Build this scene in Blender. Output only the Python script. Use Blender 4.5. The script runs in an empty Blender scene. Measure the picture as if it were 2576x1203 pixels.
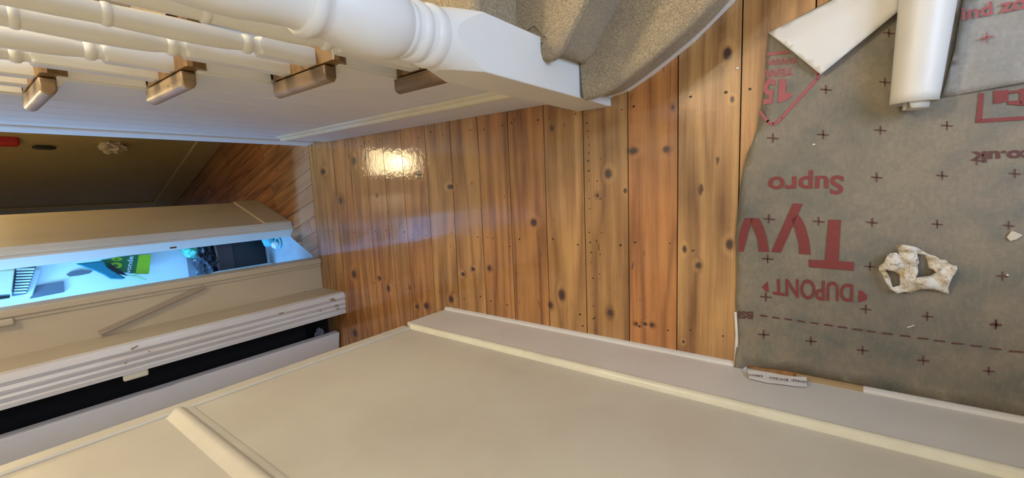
import bpy, bmesh, math, random
from mathutils import Vector, Matrix, noise as mnoise
random.seed(7)
sc = bpy.context.scene
col = sc.collection

# ------------------------------------------------------------------ camera
EYE = Vector((0.0, 0.0, 1.35))
RW = ((-0.0406, -0.7972, -0.6023), (-0.9917, -0.0415, 0.1217), (-0.1221, 0.6023, -0.7889))
FPX = 1103.5
cd = bpy.data.cameras.new('camera'); cam = bpy.data.objects.new('camera', cd); col.objects.link(cam)
rx, ry, rz = Vector(RW[0]).normalized(), -Vector(RW[1]).normalized(), -Vector(RW[2]).normalized()
mm = Matrix((rx, ry, rz)).transposed().to_4x4(); mm.translation = EYE
cam.matrix_world = mm
cd.sensor_width = 36.0; cd.lens = FPX / 2576 * 36.0; cd.clip_start = 0.02; cd.clip_end = 50
sc.camera = cam

# ------------------------------------------------------------------ light and exposure
w = bpy.data.worlds.new('world'); sc.world = w; w.use_nodes = True
w.node_tree.nodes['Background'].inputs[0].default_value = (0.55, 0.65, 0.85, 1)
w.node_tree.nodes['Background'].inputs[1].default_value = 0.3
sc.view_settings.view_transform = 'Standard'; sc.view_settings.look = 'None'
sc.view_settings.exposure = 0.0; sc.view_settings.gamma = 1.0; sc.view_settings.use_curve_mapping = False

def area(name, loc, to, sx, sy, power, color):
    l = bpy.data.lights.new(name, 'AREA'); l.shape = 'RECTANGLE'; l.size = sx; l.size_y = sy
    l.energy = power; l.color = color
    o = bpy.data.objects.new(name, l); col.objects.link(o); o.location = loc
    o.rotation_euler = (Vector(to) - Vector(loc)).to_track_quat('-Z', 'Y').to_euler()
    return o
def bulb(name, loc, power, color, r):
    l = bpy.data.lights.new(name, 'POINT'); l.energy = power; l.color = color; l.shadow_soft_size = r
    o = bpy.data.objects.new(name, l); col.objects.link(o); o.location = loc
    return o
area('daylight_front_door', (0.55, -1.66, 1.35), (0.35, 0.5, 0.3), 0.80, 1.3, 52, (0.44, 0.62, 1.0))
area('daylight_bathroom', (-1.02, 3.02, 1.95), (-0.28, 2.98, 0.6), 0.35, 0.5, 46, (0.20, 0.50, 1.0))
bulb('lamp_in_wall_lantern', (0.27, 3.56, 1.52), 5, (1.0, 0.84, 0.52), 0.05)
bulb('lamp_over_stairs', (0.86, 1.25, 2.35), 58, (1.0, 0.86, 0.64), 0.12)
bulb('lamp_hall_ceiling', (-0.28, -0.6, 2.35), 5, (1.0, 0.86, 0.66), 0.15)

# ------------------------------------------------------------------ helpers
def pxf(u, v):
    a, b, c = u - 1288.0, v - 601.5, FPX
    return Vector([RW[0][i] * a + RW[1][i] * b + RW[2][i] * c for i in range(3)])
def onz(u, v, z=0.0):           # point of the horizontal surface at height z
    d = pxf(u, v); return EYE + d * ((z - EYE.z) / d.z)
def onx(u, v, x):
    d = pxf(u, v); return EYE + d * (x / d.x)
def ony(u, v, y):
    d = pxf(u, v); return EYE + d * (y / d.y)

def empty(name, loc, label, cat, group=None):
    o = bpy.data.objects.new(name, None); col.objects.link(o); o.location = loc
    o.empty_display_size = 0.05
    o['label'] = label; o['category'] = cat
    if group: o['group'] = group
    bpy.context.view_layer.update()
    return o
def tag(o, label, cat, group=None):
    o['label'] = label; o['category'] = cat
    if group: o['group'] = group
    return o
def setp(o, parent):
    if parent is not None:
        o.parent = parent
        pm = Matrix.Translation(parent.location) if parent.type == 'EMPTY' else parent.matrix_basis
        root = parent
        m = Matrix.Identity(4)
        chain = []
        while root is not None:
            chain.append(root); root = root.parent
        for r in reversed(chain):
            m = m @ r.matrix_parent_inverse @ r.matrix_basis
        o.matrix_parent_inverse = m.inverted()
def mesh(name, verts, faces, mat, parent=None, kind=None, smooth=False, bevel=0, seg=2, angle=35, label=None, tint=None, solid=0, subsurf=0):
    me = bpy.data.meshes.new(name)
    me.from_pydata([tuple(v) for v in verts], [], faces)
    me.update()
    bm = bmesh.new(); bm.from_mesh(me); bmesh.ops.recalc_face_normals(bm, faces=bm.faces); bm.to_mesh(me); bm.free()
    if smooth:
        for p in me.polygons: p.use_smooth = True
        me.set_sharp_from_angle(angle=math.radians(angle))
    me.materials.append(mat)
    o = bpy.data.objects.new(name, me); col.objects.link(o)
    setp(o, parent)
    if kind: o['kind'] = kind
    if label: o['label'] = label
    if tint is not None: o['tint'] = float(tint)
    if solid:
        m = o.modifiers.new('s', 'SOLIDIFY'); m.thickness = solid; m.offset = 0
    if subsurf:
        m = o.modifiers.new('ss', 'SUBSURF'); m.levels = subsurf; m.render_levels = subsurf
    if bevel:
        m = o.modifiers.new('b', 'BEVEL'); m.width = bevel; m.segments = seg; m.limit_method = 'ANGLE'; m.angle_limit = math.radians(40)
        m.harden_normals = False
    return o
class MB:
    def __init__(s): s.v = []; s.f = []
    def add(s, vs, fs):
        n = len(s.v); s.v += [tuple(v) for v in vs]; s.f += [tuple(i + n for i in f) for f in fs]
    def box(s, x0, x1, y0, y1, z0, z1):
        s.add([(x0,y0,z0),(x1,y0,z0),(x1,y1,z0),(x0,y1,z0),(x0,y0,z1),(x1,y0,z1),(x1,y1,z1),(x0,y1,z1)],
              [(0,3,2,1),(4,5,6,7),(0,1,5,4),(1,2,6,5),(2,3,7,6),(3,0,4,7)])
    def prism(s, poly, z0, z1):   # poly of (x,y)
        n = len(poly)
        s.add([(x,y,z0) for x,y in poly] + [(x,y,z1) for x,y in poly],
              [tuple(range(n-1,-1,-1)), tuple(range(n,2*n))] + [(i,(i+1)%n,(i+1)%n+n,i+n) for i in range(n)])
    def extr(s, poly, d):         # poly of 3D points extruded by vector d
        n = len(poly); d = Vector(d); P = [Vector(p) for p in poly]
        s.add(P + [p + d for p in P],
              [tuple(range(n-1,-1,-1)), tuple(range(n,2*n))] + [(i,(i+1)%n,(i+1)%n+n,i+n) for i in range(n)])
    def lathe(s, prof, cx, cy, seg=32, caps=True, sq=None):
        rings = []
        n0 = len(s.v)
        for z, r in prof:
            for k in range(seg):
                a = 2*math.pi*(k+0.5)/seg if sq else 2*math.pi*k/seg
                rr = r
                if sq: rr = min(r, sq/max(abs(math.cos(a)), abs(math.sin(a))))
                s.v.append((cx + rr*math.cos(a), cy + rr*math.sin(a), z))
        m = len(prof)
        for i in range(m-1):
            for k in range(seg):
                a = n0+i*seg+k; b = n0+i*seg+(k+1)%seg
                s.f.append((a,b,b+seg,a+seg))
        if caps:
            s.f.append(tuple(n0+k for k in range(seg-1,-1,-1))); s.f.append(tuple(n0+(m-1)*seg+k for k in range(seg)))
    def build(s, name, mat, parent=None, **k): return mesh(name, s.v, s.f, mat, parent, **k)
def box(name, x0, x1, y0, y1, z0, z1, mat, parent=None, **k):
    m = MB(); m.box(x0,x1,y0,y1,z0,z1); return m.build(name, mat, parent, **k)
def vslab(name, p, q, t, z0, z1, mat, parent=None, **k):
    """upright slab whose face runs p->q on the floor, thickness t to the left of p->q"""
    p, q = Vector(p), Vector(q); d = (q-p).normalized(); n = Vector((-d.y, d.x))*t
    m = MB(); m.prism([tuple(p), tuple(q), tuple(q+n), tuple(p+n)], z0, z1)
    return m.build(name, mat, parent, **k)

# ------------------------------------------------------------------ materials
def nt(name):
    m = bpy.data.materials.new(name); m.use_nodes = True
    t = m.node_tree; return m, t, t.nodes, t.links, t.nodes['Principled BSDF']
def rgb(c): return (c[0], c[1], c[2], 1)
def mixc(t, fac, a, b, mode='MIX'):
    n = t.nodes.new('ShaderNodeMix'); n.data_type = 'RGBA'; n.blend_type = mode
    for i, val in ((0, fac), (6, a), (7, b)):
        if hasattr(val, 'is_linked') or hasattr(val, 'links'): t.links.new(val, n.inputs[i])
        else: n.inputs[i].default_value = val if i == 0 else (rgb(val) if len(val) == 3 else val)
    return n.outputs[2]
def math_(t, op, a, b=None, clamp=False):
    n = t.nodes.new('ShaderNodeMath'); n.operation = op; n.use_clamp = clamp
    for i, val in ((0, a), (1, b)):
        if val is None: continue
        if isinstance(val, (int, float)): n.inputs[i].default_value = val
        else: t.links.new(val, n.inputs[i])
    return n.outputs[0]
def coords(t, scale=(1,1,1), rot=(0,0,0), loc=(0,0,0), src='Object'):
    c = t.nodes.new('ShaderNodeTexCoord'); m = t.nodes.new('ShaderNodeMapping')
    m.inputs['Location'].default_value = loc; m.inputs['Rotation'].default_value = rot; m.inputs['Scale'].default_value = scale
    t.links.new(c.outputs[src], m.inputs['Vector']); return m.outputs['Vector']
def noise_(t, vec, scale, detail=3, rough=0.55, dist=0.0):
    n = t.nodes.new('ShaderNodeTexNoise'); n.inputs['Scale'].default_value = scale; n.inputs['Detail'].default_value = detail
    n.inputs['Roughness'].default_value = rough; n.inputs['Distortion'].default_value = dist
    if vec is not None: t.links.new(vec, n.inputs['Vector'])
    return n.outputs['Fac']
def ramp(t, fac, stops):
    n = t.nodes.new('ShaderNodeValToRGB'); e = n.color_ramp.elements
    while len(e) < len(stops): e.new(0.5)
    for i, (p, c) in enumerate(stops):
        e[i].position = p; e[i].color = rgb(c) if not isinstance(c, (int, float)) else (c, c, c, 1)
    t.links.new(fac, n.inputs['Fac']); return n.outputs['Color']
def bump(t, b, h, strength, dist=0.002):
    n = t.nodes.new('ShaderNodeBump'); n.inputs['Strength'].default_value = strength; n.inputs['Distance'].default_value = dist
    t.links.new(h, n.inputs['Height']); t.links.new(n.outputs['Normal'], b.inputs['Normal']); return n
def paint(name, c, dirt=None, amt=0.3, rough=0.42, scale=3.0, bstr=0.15, stretch=(1,1,1)):
    m, t, N, L, b = nt(name)
    v = coords(t, stretch)
    f = noise_(t, v, scale, 5, 0.6)
    r = ramp(t, f, [(0.42, 0.0), (0.72, 1.0)])
    dirt = dirt or tuple(x*0.8 for x in c)
    colr = mixc(t, math_(t, 'MULTIPLY', r, amt), c, dirt)
    L.new(colr, b.inputs['Base Color']); b.inputs['Roughness'].default_value = rough
    h = noise_(t, coords(t), 70, 3)
    bump(t, b, h, bstr, 0.001)
    return m
def flat(name, c, rough=0.5, metal=0.0, grain=0.12, scale=40):
    m, t, N, L, b = nt(name)
    f = noise_(t, coords(t), scale, 3)
    L.new(mixc(t, math_(t, 'MULTIPLY', f, grain*2), c, tuple(x*0.6 for x in c)), b.inputs['Base Color'])
    b.inputs['Roughness'].default_value = rough; b.inputs['Metallic'].default_value = metal
    return m
def pine(name, ang, knots=(), light=(0.54, 0.295, 0.092), dark=(0.19, 0.076, 0.017), coat=0.8, lit_stripe=False):
    """varnished pine; grain runs along direction ang in the floor plane"""
    m, t, N, L, b = nt(name)
    rv = coords(t, rot=(0, 0, -ang))
    at = N.new('ShaderNodeAttribute'); at.attribute_type = 'OBJECT'; at.attribute_name = 'tint'
    tint = at.outputs['Fac']
    sx = N.new('ShaderNodeSeparateXYZ'); L.new(rv, sx.inputs[0])
    K = None
    for (kx, ky, ra, rb) in knots:     # raw world position, radius across, along grain
        c = N.new('ShaderNodeTexCoord'); mp = N.new('ShaderNodeMapping'); mp.vector_type = 'TEXTURE'
        mp.inputs['Location'].default_value = (kx, ky, 0); mp.inputs['Scale'].default_value = (rb*2.3, ra*2.3, 1)
        L.new(c.outputs['Object'], mp.inputs['Vector'])
        g = N.new('ShaderNodeTexGradient'); g.gradient_type = 'SPHERICAL'; L.new(mp.outputs[0], g.inputs[0])
        K = g.outputs['Fac'] if K is None else math_(t, 'MAXIMUM', K, g.outputs['Fac'])
    across = sx.outputs['Y']
    along = sx.outputs['X']
    off = math_(t, 'MULTIPLY', tint, 31.7)
    def vec(a, s1, c, s2, z=0.0):
        n = N.new('ShaderNodeCombineXYZ')
        L.new(math_(t, 'ADD', math_(t, 'MULTIPLY', a, s1), off), n.inputs[0]); L.new(math_(t, 'MULTIPLY', c, s2), n.inputs[1]); L.new(off, n.inputs[2])
        return n.outputs[0]
    base = noise_(t, vec(along, 0.8, across, 9.0), 1.0, 1.5, 0.4, 0.12)
    arg = math_(t, 'MULTIPLY', base, 11.0)
    if K is not None: arg = math_(t, 'ADD', arg, math_(t, 'MULTIPLY', K, 1.3))
    rings = math_(t, 'PINGPONG', arg, 1.0)
    rings = math_(t, 'POWER', rings, 1.6)
    fine = noise_(t, vec(along, 6.0, across, 330.0), 1.0, 4, 0.65)
    streak = noise_(t, vec(along, 1.3, across, 38.0), 1.0, 3, 0.6)
    mott = noise_(t, vec(along, 6.0, across, 9.0), 1.0, 4, 0.6)
    f = math_(t, 'ADD', math_(t, 'MULTIPLY', rings, 0.26), math_(t, 'MULTIPLY', streak, 0.62))
    f = math_(t, 'ADD', f, math_(t, 'MULTIPLY', fine, 0.50))
    f = math_(t, 'ADD', f, math_(t, 'MULTIPLY', mott, 0.30))
    f = math_(t, 'MULTIPLY', math_(t, 'SUBTRACT', f, 0.60), 2.0, True)
    c = ramp(t, f, [(0.0, light), (0.45, tuple((a+b_)/2 for a, b_ in zip(light, dark))), (1.0, dark)])
    hue = N.new('ShaderNodeAttribute'); hue.attribute_type = 'OBJECT'; hue.attribute_name = 'hue'
    c = mixc(t, hue.outputs['Fac'], c, mixc(t, 1.0, c, (1.05, 0.66, 0.42), 'MULTIPLY'))
    br = N.new('ShaderNodeAttribute'); br.attribute_type = 'OBJECT'; br.attribute_name = 'dark'
    c = mixc(t, br.outputs['Fac'], c, mixc(t, 1.0, c, (0.45, 0.40, 0.34), 'MULTIPLY'))
    if lit_stripe:  # doorway light beam painted into the board colour as a paler stripe
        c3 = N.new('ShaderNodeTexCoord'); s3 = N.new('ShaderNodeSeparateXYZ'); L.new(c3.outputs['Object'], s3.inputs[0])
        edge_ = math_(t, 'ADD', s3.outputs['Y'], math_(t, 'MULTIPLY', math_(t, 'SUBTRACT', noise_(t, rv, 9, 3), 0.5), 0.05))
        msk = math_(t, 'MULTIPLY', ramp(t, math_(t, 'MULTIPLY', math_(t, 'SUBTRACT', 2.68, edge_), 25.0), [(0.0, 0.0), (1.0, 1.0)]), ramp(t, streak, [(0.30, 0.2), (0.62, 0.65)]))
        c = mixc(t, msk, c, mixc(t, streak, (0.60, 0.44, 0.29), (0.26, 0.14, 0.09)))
    # small pores and blemishes
    bl = noise_(t, vec(along, 14.0, across, 40.0), 1.0, 2, 0.5)
    c = mixc(t, ramp(t, bl, [(0.71, 0.0), (0.78, 1.0)]), c, (0.10, 0.035, 0.010))
    if K is not None:
        kc = math_(t, 'ADD', K, math_(t, 'MULTIPLY', math_(t, 'SUBTRACT', noise_(t, rv, 90, 3), 0.5), 0.16))
        c = mixc(t, ramp(t, kc, [(0.42, 0.0), (0.60, 0.35), (0.72, 1.0)]), c, (0.075, 0.024, 0.010))
        c = mixc(t, ramp(t, kc, [(0.74, 0.0), (0.90, 0.85)]), c, (0.028, 0.014, 0.010))
    L.new(c, b.inputs['Base Color'])
    b.inputs['Roughness'].default_value = 0.45
    b.inputs['Coat Weight'].default_value = coat; b.inputs['Coat Roughness'].default_value = 0.04; b.inputs['Coat IOR'].default_value = 1.5
    h = math_(t, 'ADD', math_(t, 'MULTIPLY', fine, 0.15), math_(t, 'MULTIPLY', noise_(t, coords(t, (1, 1.0, 1)), 42, 2), 1.0))
    bn = bump(t, b, h, 0.20, 0.0022)
    L.new(bn.outputs['Normal'], b.inputs['Coat Normal'])
    return m

KN = [(1530,437,11,14),(1503,492,5,6),(1573,480,5,7),(1535,787,9,11),(1413,742,10,17),(1385,768,6,9),(1343,560,9,11),
      (1757,668,9,10),(1835,615,11,16),(1722,627,6,11),(1133,470,9,7),(890,405,7,12),(857,505,6,11),(1052,438,8,12),
      (813,432,7,8),(1073,770,7,9),(1049,772,5,6),(1135,753,7,10),(1165,690,6,6),(1190,677,5,6),(1231,675,5,7),
      (977,726,5,10),(890,690,6,11),(893,838,7,12),(948,492,4,7),(1830,135,13,19),(1842,250,6,9),(1693,270,5,7),
      (1640,818,7,6),(1622,815,7,6),(1593,380,14,10),(1719,860,4,5),(922,395,4,10),(1676,376,10,9),(1600,815,5,5),(955,700,4,6)]
def knotlist(pts):
    out = []
    for (u, v, a, b) in pts:
        c = onz(u, v); dx = (onz(u+a, v)-c).length; dy = (onz(u, v+b)-c).length
        out.append((c.x, c.y, dx, dy))
    return out
M_pine = pine('varnished_pine_boards', 0.0, knotlist(KN))
M_pine2 = pine('varnished_pine_hall', math.atan2(-0.95, 0.31), (), light=(0.50, 0.25, 0.09), dark=(0.15, 0.05, 0.014), lit_stripe=True)
M_tread = pine('worn_pine_tread', 0.0, (), light=(0.27, 0.15, 0.045), dark=(0.10, 0.045, 0.013), coat=0.15)
M_return = pine('bare_pine_nosing', math.pi/2, (), light=(0.42, 0.295, 0.155), dark=(0.17, 0.10, 0.05), coat=0.1)
M_cream = paint('cream_wall_paint', (0.64, 0.585, 0.455), (0.54, 0.46, 0.35), 0.55, 0.5, 3.2)
M_skirt = paint('off_white_skirting', (0.70, 0.655, 0.58), (0.60, 0.54, 0.45), 0.5, 0.45, 4.0, 0.2, (1, 1, 1))
M_bead = paint('cream_gloss_bead', (0.76, 0.70, 0.51), (0.6, 0.5, 0.34), 0.4, 0.28, 12)
M_white = paint('white_gloss_paint', (0.78, 0.765, 0.70), (0.70, 0.66, 0.55), 0.35, 0.33, 2.5, 0.08)
M_tg = paint('white_panelling', (0.76, 0.745, 0.72), (0.68, 0.62, 0.55), 0.4, 0.4, 3.0, 0.1, (1, 1, 0.25))
M_olive = paint('olive_wall', (0.40, 0.34, 0.19), (0.32, 0.26, 0.14), 0.5, 0.55, 4)
M_tan = paint('tan_paint', (0.56, 0.46, 0.30), (0.46, 0.35, 0.20), 0.6, 0.45, 5, 0.2, (1, 1, 0.4))
M_worn = paint('worn_off_white', (0.74, 0.71, 0.67), (0.45, 0.35, 0.24), 0.5, 0.5, 9, 0.3, (1, 1, 0.15))
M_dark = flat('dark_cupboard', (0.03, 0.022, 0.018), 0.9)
M_black = flat('black_plastic', (0.012, 0.012, 0.016), 0.35)
M_gap = flat('subfloor_dark', (0.035, 0.018, 0.008), 0.9)
M_nail = flat('nail_iron', (0.04, 0.022, 0.014), 0.6)
M_bath = paint('bathroom_paint', (0.66, 0.80, 0.90), None, 0.2, 0.5)  # blue of the bathroom daylight tinted into the wall colour
M_bathfl = paint('bathroom_vinyl', (0.36, 0.42, 0.46), (0.26, 0.30, 0.34), 0.5, 0.45, 14)
M_chip = flat('bare_wood', (0.38, 0.25, 0.11), 0.6)
M_ceil = paint('ceiling_white', (0.8, 0.78, 0.72), None, 0.2, 0.8)
M_flesh = flat('red_cloth', (0.35, 0.012, 0.02), 0.7)

def carpet_mat():
    m, t, N, L, b = nt('beige_carpet')
    n1 = noise_(t, coords(t), 260, 3, 0.7); n2 = noise_(t, coords(t), 7, 4, 0.6); n3 = noise_(t, coords(t), 620, 2, 0.7)
    c = mixc(t, ramp(t, n1, [(0.34, 0.0), (0.66, 1.0)]), (0.25, 0.175, 0.085), (0.56, 0.445, 0.26))
    c = mixc(t, ramp(t, n2, [(0.40, 0.0), (0.70, 0.7)]), c, (0.30, 0.225, 0.15))
    L.new(c, b.inputs['Base Color']); b.inputs['Roughness'].default_value = 0.95
    b.inputs['Sheen Weight'].default_value = 0.12; b.inputs['Sheen Roughness'].default_value = 0.5
    bump(t, b, math_(t, 'ADD', n1, math_(t, 'MULTIPLY', n3, 0.5)), 0.9, 0.004)
    return m
M_carpet = carpet_mat()
def membrane_mat(name, base, mott):
    m, t, N, L, b = nt(name)
    n1 = noise_(t, coords(t), 11, 5, 0.62); n2 = noise_(t, coords(t), 120, 4, 0.7); n3 = noise_(t, coords(t, (1, 3, 1)), 45, 4, 0.6)
    c = mixc(t, ramp(t, n1, [(0.38, 0.0), (0.62, 1.0)]), base, mott)
    n4 = noise_(t, coords(t), 3.5, 4, 0.6); c = mixc(t, ramp(t, n4, [(0.45, 0.0), (0.62, 0.55)]), c, tuple(x*1.25 for x in (base[0], base[1]*0.98, base[2]*0.85)))
    c = mixc(t, ramp(t, n2, [(0.35, 0.0), (0.75, 0.55)]), c, tuple(x*0.62 for x in base))
    c = mixc(t, ramp(t, n3, [(0.5, 0.0), (0.8, 0.3)]), c, tuple(x*1.5 for x in base))
    L.new(c, b.inputs['Base Color']); b.inputs['Roughness'].default_value = 0.55
    bump(t, b, math_(t, 'ADD', n2, math_(t, 'MULTIPLY', n1, 2.0)), 0.35, 0.002)
    return m
M_mem = membrane_mat('grey_membrane', (0.225, 0.182, 0.125), (0.135, 0.132, 0.100))
M_mem2 = membrane_mat('grey_membrane_top', (0.30, 0.275, 0.235), (0.25, 0.235, 0.20))
M_red = flat('red_print', (0.22, 0.033, 0.026), 0.6, 0, 0.3, 90)
M_red2 = flat('light_red_print', (0.36, 0.085, 0.085), 0.6, 0, 0.2, 90)
M_dred = flat('brown_red_print', (0.11, 0.033, 0.024), 0.6, 0, 0.3, 90)
M_under = paint('white_underside', (0.70, 0.665, 0.585), (0.62, 0.57, 0.48), 0.3, 0.42, 9, 0.25)

# ------------------------------------------------------------------ the setting: floor
SEAMS = [0.076, 0.236, 0.401, 0.555, 0.712, 0.868, 1.030, 1.181, 1.337, 1.492, 1.654, 1.793, 1.937, 2.075, 2.232, 2.345, 2.475]
low = [-1.70 + 0.1615*i for i in range(12)]
ys = [y for y in low if y < 0.0] + SEAMS
fl = box('floor', -1.32, 2.0, -1.75, 5.3, -0.10, -0.022, M_gap, kind='structure')
HUE = {0.401: (0.72, 0.12), 0.236: (0.08, 0.0), 0.555: (0.12, 0.28), 0.712: (0.06, 0.0), 0.868: (0.42, 0.25), 1.030: (0.38, 0.18), 1.181: (0.12, 0.0), 1.337: (0.05, 0.0), 1.492: (0.40, 0.12), 1.654: (0.22, 0.05), 1.793: (0.42, 0.1), 1.937: (0.35, 0.0), 2.075: (0.5, 0.2), 2.232: (0.25, 0.15), 2.345: (0.15, 0.3), 0.076: (0.2, 0.1)}
def board(name, mat, poly, tint, hue, dark, parent=fl):
    m = MB(); m.prism(poly, -0.022, 0.0)
    o = m.build(name, mat, parent, tint=tint); o['hue'] = float(hue); o['dark'] = float(dark)
    return o
for i in range(len(ys)-1):
    y0, y1 = ys[i]+0.0016, ys[i+1]-0.0016
    xr = 1.25 if y1 < 0.72 else 0.40
    xl = -0.60 if y1 < 1.40 else -1.25
    h, d = HUE.get(ys[i], (random.uniform(0.05, 0.5), random.uniform(0, 0.25)))
    tn = round(random.random(), 3)
    sk = 0.004*math.sin(i*2.1)
    board('floorboard', M_pine, [(xl, y0), (xr, y0+0), (xr, y1), (xl, y1)], tn, h, d)
# hall boards beyond, laid askew
gd = Vector((0.31, -0.951)).normalized(); gn = Vector((0.951, 0.31)).normalized()
def clip_poly(poly, n, c):
    out = []
    for i in range(len(poly)):
        a, b = Vector(poly[i]), Vector(poly[(i+1) % len(poly)])
        da, db = a.dot(n)-c, b.dot(n)-c
        if da <= 0: out.append(a)
        if da*db < 0: out.append(a + (b-a)*(da/(da-db)))
    return out
org = Vector((0.10, 2.9))
for k in range(-12, 9):
    o0, o1 = k*0.088+0.001, (k+1)*0.088-0.001
    cut = [-3.2, random.uniform(-1.2, -0.5), random.uniform(-0.3, 0.5), 2.4]
    for j in range(3):
        a, b_ = cut[j], cut[j+1]-0.002
        P = [org+gn*o0+gd*a, org+gn*o1+gd*a, org+gn*o1+gd*b_, org+gn*o0+gd*b_]
        P = clip_poly(P, Vector((0, -1)), -2.477)
        # bathroom side is clipped off along its threshold
        if len(P) < 3: continue
        P = clip_poly(P, Vector((-1, 0)), 0.42)
        if len(P) < 3: continue
        P = clip_poly(P, Vector((1, 0)), 0.62)
        if len(P) < 3: continue
        P = clip_poly(P, Vector((0, 1)), 5.1)
        if len(P) < 3: continue
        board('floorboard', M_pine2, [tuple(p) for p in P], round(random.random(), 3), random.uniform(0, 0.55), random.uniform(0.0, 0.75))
mb = MB()
mb.prism([(-0.24, 2.83), (-0.279, 2.765), (-0.377, 2.531), (-0.402, 2.48), (-0.60, 2.48), (-0.60, 2.78), (-1.32, 2.78), (-1.32, 3.6), (-0.15, 3.6), (-0.12, 3.22)], -0.02, 0.0025)
mb.build('bathroom_floor', M_bathfl, fl)
# nail heads, joined (hundreds, too small to pick apart)
nb = MB()
def nail(x, y, r=0.0035):
    n = 6; c = random.random()*3
    nb.add([(x+r*math.cos(c+6.283*k/n), y+r*1.25*math.sin(c+6.283*k/n), 0.0004) for k in range(n)], [tuple(range(n))])
for i in range(len(ys)-1):
    for jx in (-0.21, 0.235, -0.47, 0.66):
        for s in (0.2, 0.8):
            if random.random() < 0.85: nail(jx+random.uniform(-.014, .014), ys[i]+(ys[i+1]-ys[i])*(s+random.uniform(-.08, .08)), random.uniform(.0022, .0042))
for (u, v) in [(1473,290),(1476,310),(1478,330),(1480,345),(1482,365),(1481,385),(1480,405),(1481,430),(1482,455),(1483,500),(1484,525),(1482,585),(1485,610),(1487,635),(1488,660),(1492,700),(1490,740),(1493,770),(1513,585),(1510,640),(1508,690),(1503,455),(1510,500),(1512,400),(1282,600),(1283,620),(1240,600),(1300,690),(1466,820),(1496,800),(1497,830),(1500,855),(1360,640),(1245,770),(1405,270),(1295,302)]:
    p = onz(u, v); nail(p.x, p.y, random.uniform(.0018, .0035))
nb.build('nail_heads', M_nail, fl, kind='stuff')

# ------------------------------------------------------------------ left wall with skirting, dado rail and corner bead
wl = box('wall_left', -0.70, -0.560, -1.75, 1.424, -0.02, 2.6, M_cream, kind='structure', bevel=0.006)
def rail(name, x0, ya, yb, prof, mat, parent=None, **k):
    """profile of (offset from x0, z), extruded along y"""
    P = [(x0+a, ya, z) for a, z in prof]
    m = MB(); m.extr(P, (0, yb-ya, 0)); return m.build(name, mat, parent, **k)
box('corner_stile', -0.562, -0.552, 1.378, 1.424, 0.24, 2.6, M_cream, wl, bevel=0.005)
pf = [(0, 0), (0.015, 0), (0.015, 0.222), (0, 0.222)]
bl_ = rail('baseboard_left', -0.560, -1.75, 1.424, pf, M_skirt, kind='structure', bevel=0.003)
mould = [(0, 0.222), (0.016, 0.222), (0.019, 0.226), (0.0195, 0.232), (0.017, 0.238), (0.011, 0.242), (0, 0.244)]
rail('skirting_moulding', -0.560, -1.75, 1.385, mould, M_bead, bl_, smooth=True, angle=50)
quad = [(0.015, 0.0), (0.027, 0.0), (0.026, 0.006), (0.022, 0.011), (0.015, 0.013)]
rail('quadrant_bead', -0.560, 0.205, 1.42, quad, M_skirt, bl_, smooth=True)
rail('quadrant_bead', -0.560, -1.75, -0.055, quad, M_skirt, bl_, smooth=True)
rail('bare_wood_bead', -0.560, -0.055, 0.085, quad, M_chip, bl_, smooth=True, label='unpainted strip of bare wood bead')
dado = [(0, 0.990), (0.004, 0.990), (0.006, 1.000), (0.006, 1.008), (0.013, 1.012), (0.016, 1.022), (0.014, 1.032), (0.006, 1.040), (0, 1.052)]
rail('trim_1', -0.560, -1.75, 1.376, dado, M_cream, kind='structure', smooth=True, angle=50)
# torn paper tape with scribbled print over the bead
tp = empty('paper_tape', (-0.535, 0.12, 0.02), 'torn strip of white paper tape with purple writing along the foot of the left skirting', 'tape')
mb = MB()
ed = [(1882, 931, 1884, 952), (1930, 937, 1930, 963), (1975, 945, 1975, 968), (2000, 948, 2002, 972), (2029, 949, 2030, 973)]
V = []
for a in ed:
    V += [onx(a[0], a[1], -0.531), onx(a[2], a[3], -0.541)]
mb.add(V, [(2*i, 2*i+2, 2*i+3, 2*i+1) for i in range(len(ed)-1)])
mb.build('paper_strip', M_skirt, tp, solid=0.001)
M_ink = flat('purple_ink', (0.10, 0.05, 0.08), 0.6)
mb = MB()
for (u0, v0, u1, v1, n) in [(1886, 944, 1916, 947, 8), (1938, 951, 1982, 957, 11), (1993, 957, 2028, 962, 9)]:
    for i in range(n):
        f = i/(n-1); u = u0+(u1-u0)*f; v = v0+(v1-v0)*f; s = random.choice((-1.5, 1, 2)); hh = random.uniform(1.6, 3.2)
        q = [(u-1.2, v-hh), (u+0.6, v-hh), (u+1.0+s, v+hh), (u-0.8+s, v+hh)]
        mb.add([onx(a, b_, -0.5335)+Vector((.0008, 0, 0)) for a, b_ in q], [(0, 1, 2, 3)])
mb.build('writing', M_ink, tp)

# ------------------------------------------------------------------ cupboard corner beyond the left wall
wb = MB(); wb.box(-0.62, -0.5605, 2.262, 2.47, -0.02, 2.6); wb.build('wall_back', M_tan, kind='structure', bevel=0.002)
wq = box('wall_nib', -0.62, -0.384, 2.467, 2.56, -0.02, 2.6, M_tan, kind='structure', bevel=0.003)
def mouldv(name, pts, z0, z1, mat, parent=None, **k):     # upright moulding, pts = plan outline
    m = MB(); m.prism(pts, z0, z1); return m.build(name, mat, parent, **k)
d1 = mouldv('door_1', [(-0.684, 2.262), (-0.684, 2.240), (-0.668, 2.238), (-0.664, 2.246), (-0.655, 2.240), (-0.645, 2.236), (-0.636, 2.242), (-0.628, 2.236), (-0.618, 2.234), (-0.606, 2.240), (-0.598, 2.236), (-0.590, 2.232), (-0.576, 2.236), (-0.566, 2.244), (-0.562, 2.262)],
            0.0, 2.05, M_worn, kind='structure', smooth=True, angle=28)
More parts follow.
